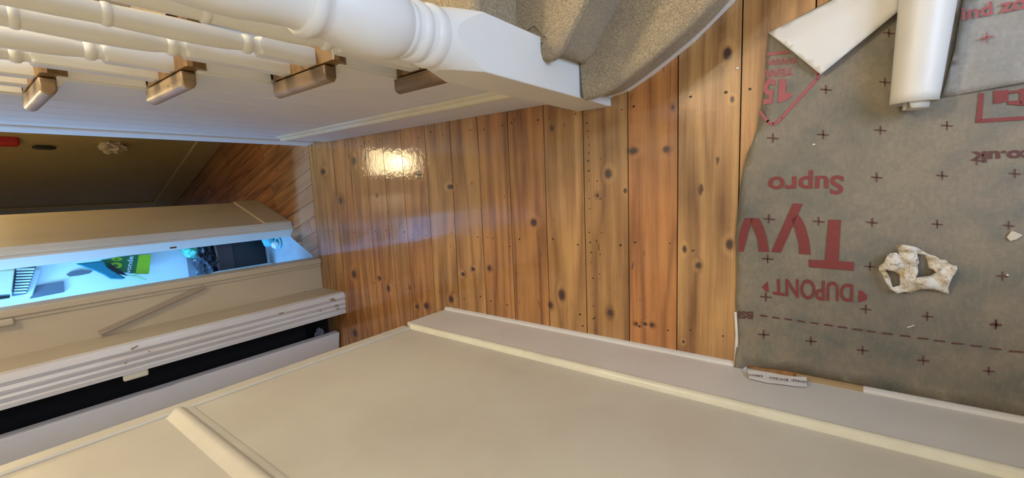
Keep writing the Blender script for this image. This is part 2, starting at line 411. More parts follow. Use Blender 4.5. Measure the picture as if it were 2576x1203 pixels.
box('door_jamb', -0.684, -0.672, 2.262, 2.34, 0, 2.05, M_worn, d1, bevel=0.001)
# latch keep on the architrave edge
lk = MB(); lk.box(-0.712, -0.682, 2.243, 2.262, 0.895, 0.975)
lk.build('latch_keep', M_bead, d1, bevel=0.007, seg=3, label='rounded cream latch keep')
# panel moulding on the nib and slanted batten
box('casing_edge', -0.412, -0.384, 2.452, 2.467, 0, 2.3, M_tan, wq, bevel=0.004)
box('casing_bead', -0.428, -0.412, 2.460, 2.467, 0, 2.3, M_tan, wq, bevel=0.003)
bt = MB()
a_, b_ = Vector((-0.428, 2.455, 0.60)), Vector((-0.545, 2.455, 0.99)); d = (b_-a_).normalized(); n = Vector((d.z, 0, -d.x))
bt.extr([a_-n*.010, b_-n*.010, b_+n*.012, a_+n*.012], (0, 0.012, 0))
bt.extr([a_-n*.006+Vector((0,-.010,0)), b_-n*.006+Vector((0,-.010,0)), b_+n*.004+Vector((0,-.010,0)), a_+n*.004+Vector((0,-.010,0))], (0, 0.011, 0))
o = bt.build('slanted_batten', flat('brown_batten', (0.40, 0.31, 0.20), 0.5), None, bevel=0.002)
tag(o, 'narrow slanted painted batten fixed across the tan wall between two doorways', 'batten')
sw = MB(); sw.box(-0.440, -0.414, 2.440, 2.460, 1.215, 1.30)
o = sw.build('latch_plate', M_tan, wq, bevel=0.006)
# split and chipped base of the painted nib
cr = MB()
for q in [[(763,704),(783,701),(800,701),(797,706),(784,708),(768,708)], [(784,708),(788,706),(768,735),(766,733)]]:
    V = [onx(u, v, -0.5598) for u, v in q]
    cr.add(V, [tuple(range(len(V)))])
cr.build('crack_in_paint', M_gap, wq)
cr = MB()
for q in [[(828,753),(840,750),(846,757),(834,758)], [(842,768),(850,766),(852,770),(843,772)], [(846,776),(853,774),(854,777),(848,779)], [(700,789),(712,785),(714,788),(703,792)], [(803,781),(810,779),(806,785)], [(328,878),(345,869),(347,871),(331,881)], [(372,884),(378,882),(376,887)], [(312,914),(322,910),(315,917)]]:
    V = [ony(u, v, 2.2315) for u, v in q]; cr.add(V, [tuple(range(len(V)))])
cr.build('paint_chips', M_chip, d1)
# dark cupboard with its door ajar
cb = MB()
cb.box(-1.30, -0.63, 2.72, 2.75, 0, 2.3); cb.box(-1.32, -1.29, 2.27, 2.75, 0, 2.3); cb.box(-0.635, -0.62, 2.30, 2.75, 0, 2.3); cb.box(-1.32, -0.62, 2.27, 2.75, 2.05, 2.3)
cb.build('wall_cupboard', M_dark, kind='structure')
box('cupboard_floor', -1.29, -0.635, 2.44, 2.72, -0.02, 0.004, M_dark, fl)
box('wall_alcove', -1.30, -1.24, 1.30, 2.30, 0, 2.6, M_cream, kind='structure')
d2 = MB(); dd = Vector((-0.985, 0.17)); p0 = Vector((-0.808, 2.308)); nn = Vector((0.17, 0.985))*0.04
d2.prism([tuple(p0), tuple(p0+dd*0.44), tuple(p0+dd*0.44+nn), tuple(p0+nn)], 0.012, 2.03)
dl = d2.build('door_2', paint('pale_door_paint', (0.83, 0.82, 0.84), None, 0.2, 0.4), kind='structure', bevel=0.002)
# crumple of something pale on the dark floor
def crumple(name, c, rx_, ry_, rz_, mat, parent=None, seed=0, sub=3, amp=0.5, freq=6.0):
    bm = bmesh.new(); bmesh.ops.create_icosphere(bm, subdivisions=sub, radius=1)
    for v in bm.verts:
        k = 1+amp*mnoise.noise(v.co*freq*0.35+Vector((seed, 0, 0)))+amp*0.5*mnoise.noise(v.co*freq*0.9+Vector((0, seed, 0)))
        v.co = Vector((v.co.x*rx_*k, v.co.y*ry_*k, v.co.z*rz_*k))+Vector(c)
    me = bpy.data.meshes.new(name); bm.to_mesh(me); bm.free(); me.materials.append(mat)
    o = bpy.data.objects.new(name, me); col.objects.link(o); setp(o, parent)
    return o
M_rag = flat('grey_rag', (0.35, 0.33, 0.32), 0.9)
tag(crumple('dust_rag', (-0.86, 2.50, 0.028), 0.045, 0.03, 0.024, M_rag, None, 4), 'small pale scrap on the floor of the dark cupboard', 'rag')

# ------------------------------------------------------------------ far hall: wall_2 side, wall_3, skirtings
W2a, W2b = Vector((-0.172, 2.779)), Vector((-0.041, 3.193))
w2 = vslab('wall_middle', W2a, W2b, 0.09, -0.02, 2.6, M_tan, kind='structure', bevel=0.004)
vslab('wall_hall_left', (-0.125, 3.215), (-0.34, 5.20), 0.06, -0.02, 2.6, M_tan, kind='structure')
vslab('baseboard_middle', W2a+Vector((0.008, -0.002)), W2b+Vector((0.010, 0.004)), 0.012, 0, 0.155, M_tan, kind='structure', bevel=0.005)
W3a, W3b = Vector((0.622, 3.072)), Vector((-0.10, 5.097))
w3 = vslab('wall_right', W3a, W3b, -0.06, -0.02, 2.6, M_olive, kind='structure')
vslab('baseboard_right', W3a-Vector((.019, .007)), W3b-Vector((.019, .007)), -0.02, 0, 0.165, M_olive, kind='structure', bevel=0.005)
vslab('trim_2', (-0.035, 4.87), (-0.069, 4.965), -0.02, 0, 2.1, M_olive, kind='structure', bevel=0.006)
vslab('wall_far', (0.62, 3.10), (0.62, 2.51), -0.05, -0.02, 2.6, M_olive, kind='structure')
# bathroom doorway frame: architrave roll and blue-lit jamb
ja = Vector((-0.174, 2.782)); jd = Vector((-0.80, -0.60))
d3 = mouldv('door_3', [(-0.170, 2.775), (-0.182, 2.762), (-0.190, 2.766), (-0.197, 2.755), (-0.204, 2.752), (-0.210, 2.758), (-0.214, 2.752), (-0.219, 2.752), (-0.266, 2.796), (-0.262, 2.82), (-0.20, 2.86)], 0, 2.1, M_white, kind='structure', smooth=True, angle=30)
sp = MB(); V = [ony(u, v, 2.768) for u, v in ((427, 622), (444, 620), (444, 624), (427, 626))]; sp.extr(V, (0, -0.001, 0))
sp.build('strike_plate', flat('dull_brass', (0.16, 0.10, 0.07), 0.4, 0.6), d3)
# bathroom shell
box('wall_bathroom_back', -1.32, -0.19, 3.60, 3.66, 0, 2.6, M_bath, kind='structure')
box('wall_bathroom_left', -1.38, -1.32, 2.75, 3.66, 0, 2.6, M_bath, kind='structure')
box('wall_bathroom_near', -1.32, -0.60, 2.755, 2.78, 0, 2.6, M_bath, kind='structure')
box('wall_bathroom_return', -0.62, -0.60, 2.56, 2.78, 0, 2.6, M_bath, kind='structure')

# things on wall_3
M_plaster = flat('pale_plaster', (0.55, 0.48, 0.36), 0.8)
tag(crumple('white_ornament', (0.345, 3.78, 0.60), 0.035, 0.045, 0.065, M_plaster, None, 9, 3, 0.7, 9), 'frayed off-white lump hanging on the olive wall behind the stair end', 'ornament')
hk = MB(); hk.lathe([(0.85, 0.006), (0.87, 0.012), (0.93, 0.012), (0.95, 0.005)], 0.335, 3.83, 10)
tag(hk.build('coat_hook', M_black, None, smooth=True), 'small black hook on the olive wall', 'hook')
rd = MB(); rd.box(0.33, 0.40, 3.74, 3.80, 1.0, 1.22)
tag(rd.build('red_scarf', M_flesh, None, bevel=0.02, seg=3), 'dark red cloth hanging at the top of the olive wall', 'scarf')

# ------------------------------------------------------------------ shell behind and above
box('ceiling', -1.40, 2.0, -1.80, 5.3, 2.60, 2.66, M_ceil, kind='structure')
box('wall_stair_side', 1.25, 1.31, -1.80, 3.1, -0.1, 2.6, M_cream, kind='structure')
bk = MB(); bk.box(-0.70, 0.10, -1.81, -1.75, -0.1, 2.6); bk.box(1.00, 1.31, -1.81, -1.75, -0.1, 2.6); bk.box(0.10, 1.00, -1.81, -1.75, 2.05, 2.6); bk.box(0.10, 1.00, -1.81, -1.75, -0.1, 0.6)
bk.build('wall_front', M_cream, kind='structure')
fr = MB(); fr.box(0.10, 0.16, -1.80, -1.73, 0.6, 2.05); fr.box(0.94, 1.00, -1.80, -1.73, 0.6, 2.05); fr.box(0.10, 1.00, -1.80, -1.73, 0.6, 0.66); fr.box(0.10, 1.00, -1.80, -1.73, 1.99, 2.05)
wn = fr.build('window_1', M_white, kind='structure')
box('wall_daylight_blocker', -0.06, 0.0, -1.75, -0.85, 0, 2.6, M_cream, kind='structure')  # unseen partition added to keep daylight off the left of the membrane
mg, tg_, Ng, Lg, bg = nt('frosted_glass'); bg.inputs['Base Color'].default_value = (0.75, 0.85, 1, 1); bg.inputs['Roughness'].default_value = 0.6
bg.inputs['Emission Color'].default_value = (0.55, 0.72, 1, 1); bg.inputs['Emission Strength'].default_value = 1.5
box('window_pane', 0.16, 0.94, -1.78, -1.77, 0.66, 1.99, mg, wn)
# lit wall lantern in the far hall; its light mirrors in the varnish
def glow(name, c, s):
    m, t, N, L, b = nt(name); b.inputs['Base Color'].default_value = rgb(c); b.inputs['Emission Color'].default_value = rgb(c); b.inputs['Emission Strength'].default_value = s
    return m
t_ = (W3b-W3a).normalized(); nrm = Vector((-t_.y, t_.x)); 
if nrm.dot(Vector((0, 0))-W3a) < 0: nrm = -nrm
LN = empty('wall_lantern', (0.27, 3.66, 1.5), 'lit rectangular frosted lantern on the olive wall of the far hall', 'lantern')
box('frame', 0.150, 0.392, 3.632, 3.655, 1.21, 1.81, M_white, LN, bevel=0.003)
box('frosted_pane', 0.160, 0.382, 3.622, 3.632, 1.225, 1.795, glow('lit_frosted_pane', (1.0, 0.80, 0.46), 17.0), LN, bevel=0.002)
for (x, y, nm) in ((0.86, 1.25, 'pendant lamp above the stairs'), (-0.28, -0.6, 'ceiling lamp above the membrane')):
    L_ = empty('ceiling_lamp', (x, y, 2.6), 'round white ' + nm, 'lamp')
    m = MB(); m.lathe([(2.60, 0.055), (2.585, 0.055), (2.575, 0.012), (2.545, 0.010)], x, y, 20); m.build('ceiling_rose', M_white, L_, smooth=True)
    m = MB(); m.lathe([(2.55, 0.02), (2.54, 0.07), (2.50, 0.16), (2.49, 0.165), (2.498, 0.15), (2.53, 0.07)], x, y, 28); m.build('lamp_shade', M_white, L_, smooth=True)
#STAIRS
# ------------------------------------------------------------------ staircase
RISE, GO = 0.195, 0.245
def front(k): return 0.66 + GO*(k-3) + 0.016*max(0, k-4)
def nose_z(y): return 3*RISE + (RISE/GO)*(y-0.66)
ST = empty('staircase', (0.75, 0.66, 0), 'cream painted cut-string staircase with bare pine tread ends and a beige carpet runner', 'staircase')
NSTEP = 9
for k in range(3, NSTEP+1):
    f, z = front(k), RISE*k
    # tread board with rounded front
    P = [(f+0.006, z-0.030), (f, z-0.022), (f-0.002, z-0.012), (f+0.003, z-0.003), (f+0.010, z), (f+GO+0.035, z), (f+GO+0.035, z-0.030)]
    m = MB(); m.extr([(0.2895, y, zz) for y, zz in P], (0.92, 0, 0)); m.build('tread', M_tread, ST, smooth=True, angle=30, tint=0.13*k)['dark'] = 0.15
    m = MB(); m.extr([(0.292, f+0.016, z-0.030), (0.292, f+0.030, z-0.030), (0.292, f+0.030, z-0.050), (0.292, f+0.024, z-0.046), (0.292, f+0.018, z-0.038)], (0.9, 0, 0)); m.build('scotia', M_tread, ST, smooth=True)
    # bare return nosing
    xs = [(0.288, z-0.031), (0.262, z-0.031), (0.253, z-0.026), (0.249, z-0.016), (0.252, z-0.006), (0.259, z-0.001), (0.288, z-0.001)]
    y0r, y1r = f+0.042, f+0.292+0.022*max(0, min(k, 6)-4)
    m = MB(); m.extr([(x, y0r, zz) for x, zz in xs], (0, y1r-y0r, 0)); m.build('return_nosing', M_return, ST, smooth=True, angle=45, bevel=0.004, tint=0.31*k)['dark'] = (0.55 if k == 4 else 0.75 if k == 3 else 0.1)
    m = MB(); m.extr([(0.287, y0r+.006, z-.031), (0.271, y0r+.006, z-.031), (0.275, y0r+.006, z-.040), (0.287, y0r+.006, z-.048)], (0, 0.24, 0)); m.build('scotia', M_white, ST, smooth=True, angle=60)
    m = MB(); m.box(0.289, 1.20, f+0.030, f+0.046, z-RISE, z-0.030); m.build('riser', M_white, ST, bevel=0.001)
# cut string
top = []
for k in range(3, NSTEP+1):
    f, z = front(k), RISE*k
    top += [(f+0.034, z-RISE-0.031 if k > 3 else 0.35), (f+0.034, z-0.031)]
yE = front(NSTEP)+GO
def strz(y): return 0.60+0.80*(y-1.1)
poly = [(0.742, strz(0.742))] + [(max(y, 0.742), z) for y, z in top[1:]] + [(yE, top[-1][1]), (yE, strz(yE))]
m = MB(); m.extr([(0.284, y, z) for y, z in poly], (0.014, 0, 0)); m.build('string', M_white, ST, bevel=0.002)
# tongue and groove boards under the string, each one its own part
yy = 0.742; g = [0.742, 0.893, 1.021, 1.149, 1.278, 1.406, 1.534, 1.662, 1.790, 1.918, 2.046, 2.174, 2.302, 2.420]
for a, b_ in zip(g[:-1], g[1:]):
    m = MB(); m.extr([(0.290, a+.0005, 0.0), (0.290, b_-.0005, 0.0), (0.290, b_-.0005, strz(b_)+0.02), (0.290, a+.0005, strz(a)+0.02)], (0.012, 0, 0))
    m.build('panel_board', M_tg, ST, bevel=0.0038, seg=1)
# fluted end post
P = [(0.300, 2.415), (0.283, 2.415), (0.279, 2.421), (0.284, 2.431), (0.279, 2.441), (0.276, 2.452), (0.281, 2.462), (0.275, 2.472), (0.272, 2.486), (0.272, 2.500), (0.276, 2.505), (0.36, 2.505), (0.36, 2.42)]
m = MB(); m.prism(P, 0, 2.0); m.build('end_post', M_tg, ST, smooth=True, angle=28)
m = MB(); m.box(0.36, 1.20, 2.46, 2.50, 0, 2.0); m.build('back_panel', M_olive, ST)
# skirting along the panelling
br_ = box('baseboard_stairs', 0.276, 0.2895, 0.742, 2.285, 0, 0.222, M_tg, kind='structure', bevel=0.002)
P = [(0.2895, 0.222), (0.271, 0.222), (0.267, 0.228), (0.268, 0.238), (0.274, 0.243), (0.279, 0.247), (0.279, 0.254), (0.285, 0.262), (0.2895, 0.265)]
m = MB(); m.extr([(x, 0.742, z) for x, z in P], (0, 1.555, 0)); m.build('skirting_moulding', M_bead, br_, smooth=True, angle=50)
# carpet
def carpet_step(name, line, z0, bottom, back, label=None, prof=None):
    prof = prof or [(0.004, bottom), (0.006, 0.10), (0.008, 0.145), (0.017, 0.166), (0.029, 0.178), (0.033, 0.190), (0.029, 0.201), (0.017, 0.208), (0.0, 0.210)]
    pts = [Vector(p) for p in line]
    # resample smooth
    def cr(p0, p1, p2, p3, t): return 0.5*((2*p1)+(-p0+p2)*t+(2*p0-5*p1+4*p2-p3)*t*t+(-p0+3*p1-3*p2+p3)*t*t*t)
    R = []
    for i in range(len(pts)-1):
        a, b_, c, d_ = pts[max(i-1, 0)], pts[i], pts[i+1], pts[min(i+2, len(pts)-1)]
        n = max(2, int((c-b_).length/0.012))
        for j in range(n): R.append(cr(a, b_, c, d_, j/n))
    R.append(pts[-1])
    N_ = []
    for i in range(len(R)):
        t = (R[min(i+1, len(R)-1)]-R[max(i-1, 0)]).normalized(); N_.append(Vector((t.y, -t.x)))
    V, F = [], []; n = len(R)
    prof = list(prof)
    fine = []
    for i in range(len(prof)-1):
        for j in range(3):
            s = j/3; fine.append((prof[i][0]*(1-s)+prof[i+1][0]*s, prof[i][1]*(1-s)+prof[i+1][1]*s))
    fine.append(prof[-1])
    # inward rows on the tread
    for s in range(1, 8): fine.append((-0.012*s, 0.210))
    for (o_, z) in fine:
        for i in range(n):
            p = R[i]+N_[i]*o_
            wob = 0.004*mnoise.noise(Vector((p.x*14, p.y*14, z*14+z0*5)))
            V.append((p.x, p.y, z0+z+wob))
    for r in range(len(fine)-1):
        for i in range(n-1):
            a = r*n+i; F.append((a, a+1, a+n+1, a+n))
    last = (len(fine)-1)*n
    b0 = len(V); V += [(R[-1].x, back, z0+0.210), (R[0].x if R[0].x < R[-1].x else R[0].x, back, z0+0.210)]
    F.append(tuple(last+i for i in range(n)) + (b0, b0+1))
    o = mesh(name, V, F, M_carpet, ST, smooth=True, angle=80, label=label)
    return o
C1 = [(0.262, 0.602), (0.270, 0.545), (0.307, 0.466), (0.373, 0.354), (0.452, 0.254), (0.56, 0.165), (0.72, 0.10), (0.95, 0.07), (1.20, 0.06)]
C2 = [(0.336, 0.606), (0.330, 0.592), (0.345, 0.574), (0.380, 0.550), (0.425, 0.519), (0.485, 0.480), (0.60, 0.43), (0.80, 0.39), (1.20, 0.375)]
W1 = MB(); W1.prism([(x+0.004, y+0.004) for x, y in C1] + [(1.20, 0.75), (0.37, 0.75), (0.262, 0.606)], 0.0, 0.19); W1.build('curved_riser', M_white, ST)
W2_ = MB(); W2_.prism([(x+0.010, y+0.010) for x, y in C2] + [(1.20, 0.75), (0.355, 0.75), (0.345, 0.61)], 0.20, 0.402); W2_.build('step_underlay', M_carpet, ST)
carpet_step('carpet', C1, 0.0, 0.058, 0.80, 'beige carpet wrapped over the curved bottom step')
carpet_step('carpet', C2, 0.195, 0.010, 0.80, 'beige carpet wrapped over the second curved step')
for k in range(3, NSTEP+1):
    f = front(k)
    x0 = 0.362 if k == 3 else 0.40
    carpet_step('carpet', [(x0, f+0.024), (1.20, f+0.024)], RISE*(k-1), 0.0, f+GO+0.03)

# newel post
NX, NY = 0.2975, 0.672
NP = empty('newel_post', (NX, NY, 0), 'thick white turned newel post with a square base at the foot of the stairs', 'newel post')
prof = [(0.0, 0.2), (0.60, 0.2)] + [(0.612+0.1*i/40, 0.0862-0.0300*(i/40)**0.85) for i in range(41)]
m = MB(); m.lathe(prof, NX, NY, 192, True, sq=0.0605); m.build('square_base', M_white, NP, smooth=True, angle=9)
prof = [(0.708, 0.0580), (0.714, 0.0590), (0.722, 0.0600), (0.730, 0.0592), (0.736, 0.0560), (0.738, 0.0515), (0.745, 0.0510), (0.748, 0.0540), (0.755, 0.0565), (0.762, 0.0560), (0.768, 0.0530), (0.770, 0.0495), (0.776, 0.0490), (0.779, 0.0515), (0.785, 0.0525), (0.790, 0.0505),
        (0.793, 0.0530), (0.803, 0.0590), (0.820, 0.0640), (0.845, 0.0670), (0.870, 0.0660), (0.895, 0.0620), (0.920, 0.0560), (0.938, 0.0515), (0.944, 0.0500), (0.946, 0.0535), (0.953, 0.0540), (0.956, 0.0560), (0.963, 0.0590), (0.972, 0.0585), (0.978, 0.0545), (0.980, 0.0500), (0.990, 0.0480),
        (1.02, 0.0500), (1.06, 0.0540), (1.10, 0.0545), (1.16, 0.0510), (1.22, 0.0450), (1.25, 0.0430), (1.255, 0.049), (1.27, 0.051), (1.275, 0.047), (1.285, 0.047)]
m = MB(); m.lathe(prof, NX, NY, 96); m.build('turned_shaft', M_white, NP, smooth=True, angle=32)
m = MB(); m.box(NX-.058, NX+.058, NY-.058, NY+.058, 1.28, 1.56); m.build('top_block', M_white, NP, bevel=0.004)
m = MB(); m.lathe([(1.56, 0.05), (1.57, 0.072), (1.585, 0.075), (1.60, 0.06), (1.605, 0.035), (1.62, 0.03), (1.65, 0.05), (1.68, 0.055), (1.71, 0.045), (1.725, 0.02), (1.73, 0.002)], NX, NY, 40); m.build('newel_cap', M_white, NP, smooth=True)

# balustrade: individual balusters and the handrail
BL = empty('balustrade', (0.31, 0.95, 0.585), 'white turned balusters and handrail rising beside the stairs behind the newel post', 'balustrade')
def hr(y): return nose_z(y)+0.84
def baluster(x, y, z0, zb):
    H = zb - z0
    m = MB(); s = 0.0185
    m.lathe([(z0, 0.1), (zb-0.006, 0.1), (zb, 0.0235), (zb+0.004, 0.019)], x, y, 32, True, sq=s)
    o = m.build('baluster', M_white, BL, smooth=True, angle=26)
    p = [(zb+0.002, 0.0150), (zb+0.008, 0.0135), (zb+0.013, 0.0140), (zb+0.017, 0.0180), (zb+0.024, 0.0195), (zb+0.031, 0.0180), (zb+0.034, 0.0150), (zb+0.040, 0.0150), (zb+0.060, 0.0178), (zb+0.10, 0.0196), (zb+0.15, 0.0198), (zb+0.20, 0.0186), (zb+0.234, 0.0176),
         (zb+0.236, 0.0190), (zb+0.241, 0.0200), (zb+0.246, 0.0190), (zb+0.248, 0.0172), (zb+0.260, 0.0172), (zb+0.30, 0.0182), (zb+0.38, 0.0180), (zb+0.48, 0.0160), (hr(y), 0.0140)]
    m = MB(); m.lathe(p, x, y, 28); m.build('baluster_turning', M_white, o, smooth=True, angle=34)
    return o
for k in range(3, NSTEP+1):
    f = front(k); z = RISE*k
    if k > 3: baluster(0.310, f+0.090, z, z+0.115)
    baluster(0.310, f+0.208, z, z+0.115+0.094)
    if k == 3: pass
y0, y1 = 0.72, front(NSTEP)+GO
P = [(-.028, 0), (-.030, .018), (-.026, .036), (-.014, .048), (0, .052), (.014, .048), (.026, .036), (.030, .018), (.028, 0)]
m = MB(); m.extr([(0.31+a, y0, hr(y0)+b_) for a, b_ in P], (0, y1-y0, hr(y1)-hr(y0))); m.build('handrail', M_white, BL, smooth=True)
#MEMBRANE
# ------------------------------------------------------------------ membrane on the floor
ME = empty('floor_membrane', (-0.2, -0.2, 0), 'grey roofing membrane sheet with red print laid over the floorboards', 'membrane')
def warp(x, y):
    return 0.0035 + 0.0010*mnoise.noise(Vector((x*7, y*9, 3)))
edge = [(1933, 84), (1928, 130), (1925, 200), (1915, 265), (1905, 325), (1893, 360), (1880, 385), (1871, 420), (1861, 480), (1858, 520), (1853, 560), (1850, 600), (1853, 640), (1853, 700), (1850, 760), (1854, 820), (1855, 860), (1850, 900), (1848, 934)]
L_ = [onz(u, v) for u, v in edge]
bnd = [(p.x, p.y) for p in L_]
low_ = [onz(u, v) for u, v in [(1885, 933), (1960, 945), (2030, 956), (2160, 984), (2300, 1012), (2576, 1064)]]
bnd += [(max(p.x, -0.531), p.y) for p in low_] + [(-0.531, -1.15), (0.47, -1.22), (0.455, -0.6), (0.47, -0.2), (0.408, 0.040)]
from mathutils.geometry import delaunay_2d_cdt
def sheet(name, bnd, mat, parent, zf, step=0.03, holes=(), thick=0.0006, kind=None, label=None, smooth=True):
    B = []
    for i in range(len(bnd)):
        a, b_ = Vector(bnd[i]), Vector(bnd[(i+1) % len(bnd)]); n = max(1, int((b_-a).length/step))
        B += [a+(b_-a)*(j/n) for j in range(n)]
    nb_ = len(B); E_ = [(i, (i+1) % nb_) for i in range(nb_)]
    def inside(p, P):
        c = False
        for i in range(len(P)):
            a, b_ = P[i], P[i-1]
            if (a[1] > p.y) != (b_[1] > p.y) and p.x < (b_[0]-a[0])*(p.y-a[1])/(b_[1]-a[1])+a[0]: c = not c
        return c
    HB = []
    for h in holes:
        st = len(B)+len(HB); HB += [Vector(q) for q in h]; E_ += [(st+i, st+(i+1) % len(h)) for i in range(len(h))]
    x0, x1 = min(p.x for p in B), max(p.x for p in B); y0, y1 = min(p.y for p in B), max(p.y for p in B)
    I = []
    nx, ny = int((x1-x0)/step)+1, int((y1-y0)/step)+1
    for i in range(nx+1):
        for j in range(ny+1):
            p = Vector((x0+i*step+random.uniform(-.25, .25)*step, y0+j*step+random.uniform(-.25, .25)*step))
            if inside(p, bnd) and not any(inside(p, h) for h in holes) and min((p-q).length for q in B) > step*0.35: I.append(p)
    vs, es, fs, *_r = delaunay_2d_cdt([Vector((p[0], p[1])) for p in B+HB+I], E_, [], 1, 1e-6)
    F = []
    for f in fs:
        c = sum((vs[i] for i in f), Vector((0, 0)))/len(f)
        if inside(c, bnd) and not any(inside(c, h) for h in holes): F.append(tuple(f))
    return mesh(name, [(p.x, p.y, zf(p.x, p.y)) for p in vs], F, mat, parent, smooth=smooth, angle=60, solid=thick, kind=kind, label=label)
def zlow(x, y):
    z = warp(x, y)
    # sheet rides up onto the skirting near its corner
    if x < -0.50 and y > 0.13: z += 0.012*max(0, (-0.50-x)/0.04)
    return z
sheet('membrane_sheet', bnd, M_mem, ME, zlow)
# pale cut edge seen along the boards
wv = [(1847, 785), (1853, 785), (1856, 830), (1857, 862), (1852, 900), (1850, 932), (1845, 930), (1848, 880), (1850, 840)]
mb = MB(); mb.add([onz(u, v, 0.0052) for u, v in wv], [tuple(range(len(wv)))]); mb.build('cut_edge', M_under, ME, label='white underside showing at the curled cut edge')

# print
PZ = 0.0056
from mathutils.geometry import interpolate_bezier
def flatpoly(mb, pts, sub=0):
    V = [onz(u, v, PZ+warp(0, 0)*0) for u, v in pts]
    mb.add(V, [tuple(range(len(V)))])
def scaled(pts, k, ox, oy): return [(ox+x/k, oy+y/k) for x, y in pts]
def piece(name, polys, mat, parent=None):
    m = MB()
    for p in polys: flatpoly(m, p)
    return m.build(name, mat, parent or ME)
S = lambda *P: [scaled(p, 2.864, 1700, 400) for p in P]
piece('letter', S([(958,725),(1285,745),(1283,805),(960,780)], [(1100,437),(1190,440),(1172,738),(1076,732)]), M_red)
piece('letter', S([(845,320),(915,322),(757,676),(688,670)], [(832,440),(880,400),(905,430),(935,490),(962,590),(972,688),(890,685),(884,600),(858,510)]), M_red)
piece('letter', S([(500,425),(560,425),(520,540),(488,668),(450,668),(452,560),(470,490)], [(535,425),(600,428),(632,490),(655,560),(672,670),(600,668),(588,580),(556,490)]), M_red)
piece('printed_arrowhead', S([(1318,948),(1345,952),(1380,985),(1375,1018),(1316,1036)]), M_red)
piece('printed_arrowhead', S([(665,880),(668,962),(645,950),(620,922)]), M_red)
crosses = scaled([(1083,645),(700,995),(1062,970),(1475,938),(1955,905),(1535,238),(1505,592)], 2.864, 1700, 0) + \
          scaled([(1448,132),(1920,120),(2445,105),(672,432),(1030,450),(1415,458),(1885,470),(2400,480),(662,720),(1400,775),(650,995),(1370,1083),(1813,1135),(2310,1190),(2355,845),(2170,10)], 2.864, 1700, 400) + \
          scaled([(1008,148),(1293,188),(1605,243),(1970,305),(2365,368),(2405,92)], 2.394, 1500, 780)
for (u, v) in crosses:
    a, b_ = 14.5, 11.5
    piece('printed_cross', [[(u-a, v-1.6-1), (u+a, v-1.6+1.5), (u+a, v+1.6+1.5), (u-a, v+1.6-1)], [(u-1.8, v-b_), (u+1.8, v-b_), (u+1.2, v+b_), (u-1.5, v+b_)]], M_dred)
R3 = MB()
dz = [(985,1030,31),(1060,1105,42),(1135,1180,52),(1212,1258,64),(1290,1340,75),(1372,1425,87),(1455,1510,99),(1545,1605,113),(1630,1685,125),(1720,1785,138),(1832,1893,152),(1933,2000,167),(2035,2100,182),(2140,2210,198),(2252,2323,213),(2370,2440,229),(2485,2572,246),(2620,2700,264)]
for a, b_, y in dz: flatpoly(R3, scaled([(a, y-3), (b_, y+4), (b_, y+13), (a, y+6)], 2.394, 1500, 780))
R3.build('printed_dashes', M_dred, ME)
R4 = MB(); S5 = lambda p: flatpoly(R4, scaled(p, 3.763, 2250, 0))
S5([(800,880),(850,880),(830,1130),(768,1165)]); S5([(768,1165),(830,1125),(1260,1098),(1260,1132)]); S5([(940,860),(1080,850),(1078,960),(940,985)]); S5([(1080,955),(1190,950),(1240,1000),(1076,988)]); S5([(1190,840),(1260,832),(1260,1000),(1186,990)]); S5([(1080,862),(1190,852),(1190,878),(1080,884)])
R4.build('printed_box', M_red, ME)
def strip(mb, pts, w):
    n = len(pts)
    for i in range(n-1):
        a, b_ = Vector(pts[i]), Vector(pts[i+1]); d = (b_-a).normalized(); q = Vector((-d.y, d.x))*w/2; e = d*w*0.25
        flatpoly(mb, [tuple(a-q-e), tuple(b_-q+e), tuple(b_+q+e), tuple(a+q-e)])
R5 = MB()
sh = scaled([(152,930),(190,985),(235,1040),(260,1065),(300,1075),(345,1055),(400,1000),(620,755),(810,550),(832,520),(825,490),(780,440)], 4.625, 1880, 80)
strip(R5, sh, 7.5)
piece('shield_bar', [scaled([(232,242),(470,218),(502,245),(470,252),(236,278)], 4.625, 1880, 80)], M_red2)
R5.build('shield_outline', M_red2, ME)

def text_px(s, name, mat, parent, b0, b1, t0, t1, off=0.03, z=PZ, bow=0.0, squeeze=1.0, clipx=None):
    """flat lettering; b0/b1 baseline ends, t0/t1 cap-height ends, given on the photo's frame and laid on the sheet"""
    cu = bpy.data.curves.new('t', 'FONT'); cu.body = s; cu.size = 1; cu.offset = off; cu.resolution_u = 4; cu.fill_mode = 'FRONT'
    to = bpy.data.objects.new('t', cu); col.objects.link(to); bpy.context.view_layer.update()
    me = bpy.data.meshes.new_from_object(to.evaluated_get(bpy.context.evaluated_depsgraph_get()))
    bpy.data.objects.remove(to)
    xs = [v.co.x for v in me.vertices]; x0, x1 = min(xs), max(xs); cap = 0.70
    for v in me.vertices:
        s_ = (v.co.x-x0)/(x1-x0); t_ = v.co.y/cap
        bwo = bow*math.sin(math.pi*s_)
        t_ = 0.5+(t_-0.5)*(1+bwo)
        p = (Vector(b0)*(1-s_)+Vector(b1)*s_)*(1-t_)+(Vector(t0)*(1-s_)+Vector(t1)*s_)*t_
        v.co = onz(p.x, p.y, z)
    bm = bmesh.new(); bm.from_mesh(me); bmesh.ops.remove_doubles(bm, verts=bm.verts, dist=1e-5); bmesh.ops.triangulate(bm, faces=bm.faces)
    for f in bm.faces:
        f.smooth = False; f.normal_update()
        if f.normal.z < 0: f.normal_flip()
    out = bpy.data.meshes.new(name); bm.to_mesh(out); bm.free(); me = out
    me.name = name; me.materials.clear(); me.materials.append(mat)
    o = bpy.data.objects.new(name, me); col.objects.link(o); setp(o, parent); return o
def sc_(p, k, ox, oy): return (ox+p[0]/k, oy+p[1]/k)
q = lambda *P: [sc_(p, 2.864, 1700, 400) for p in P]
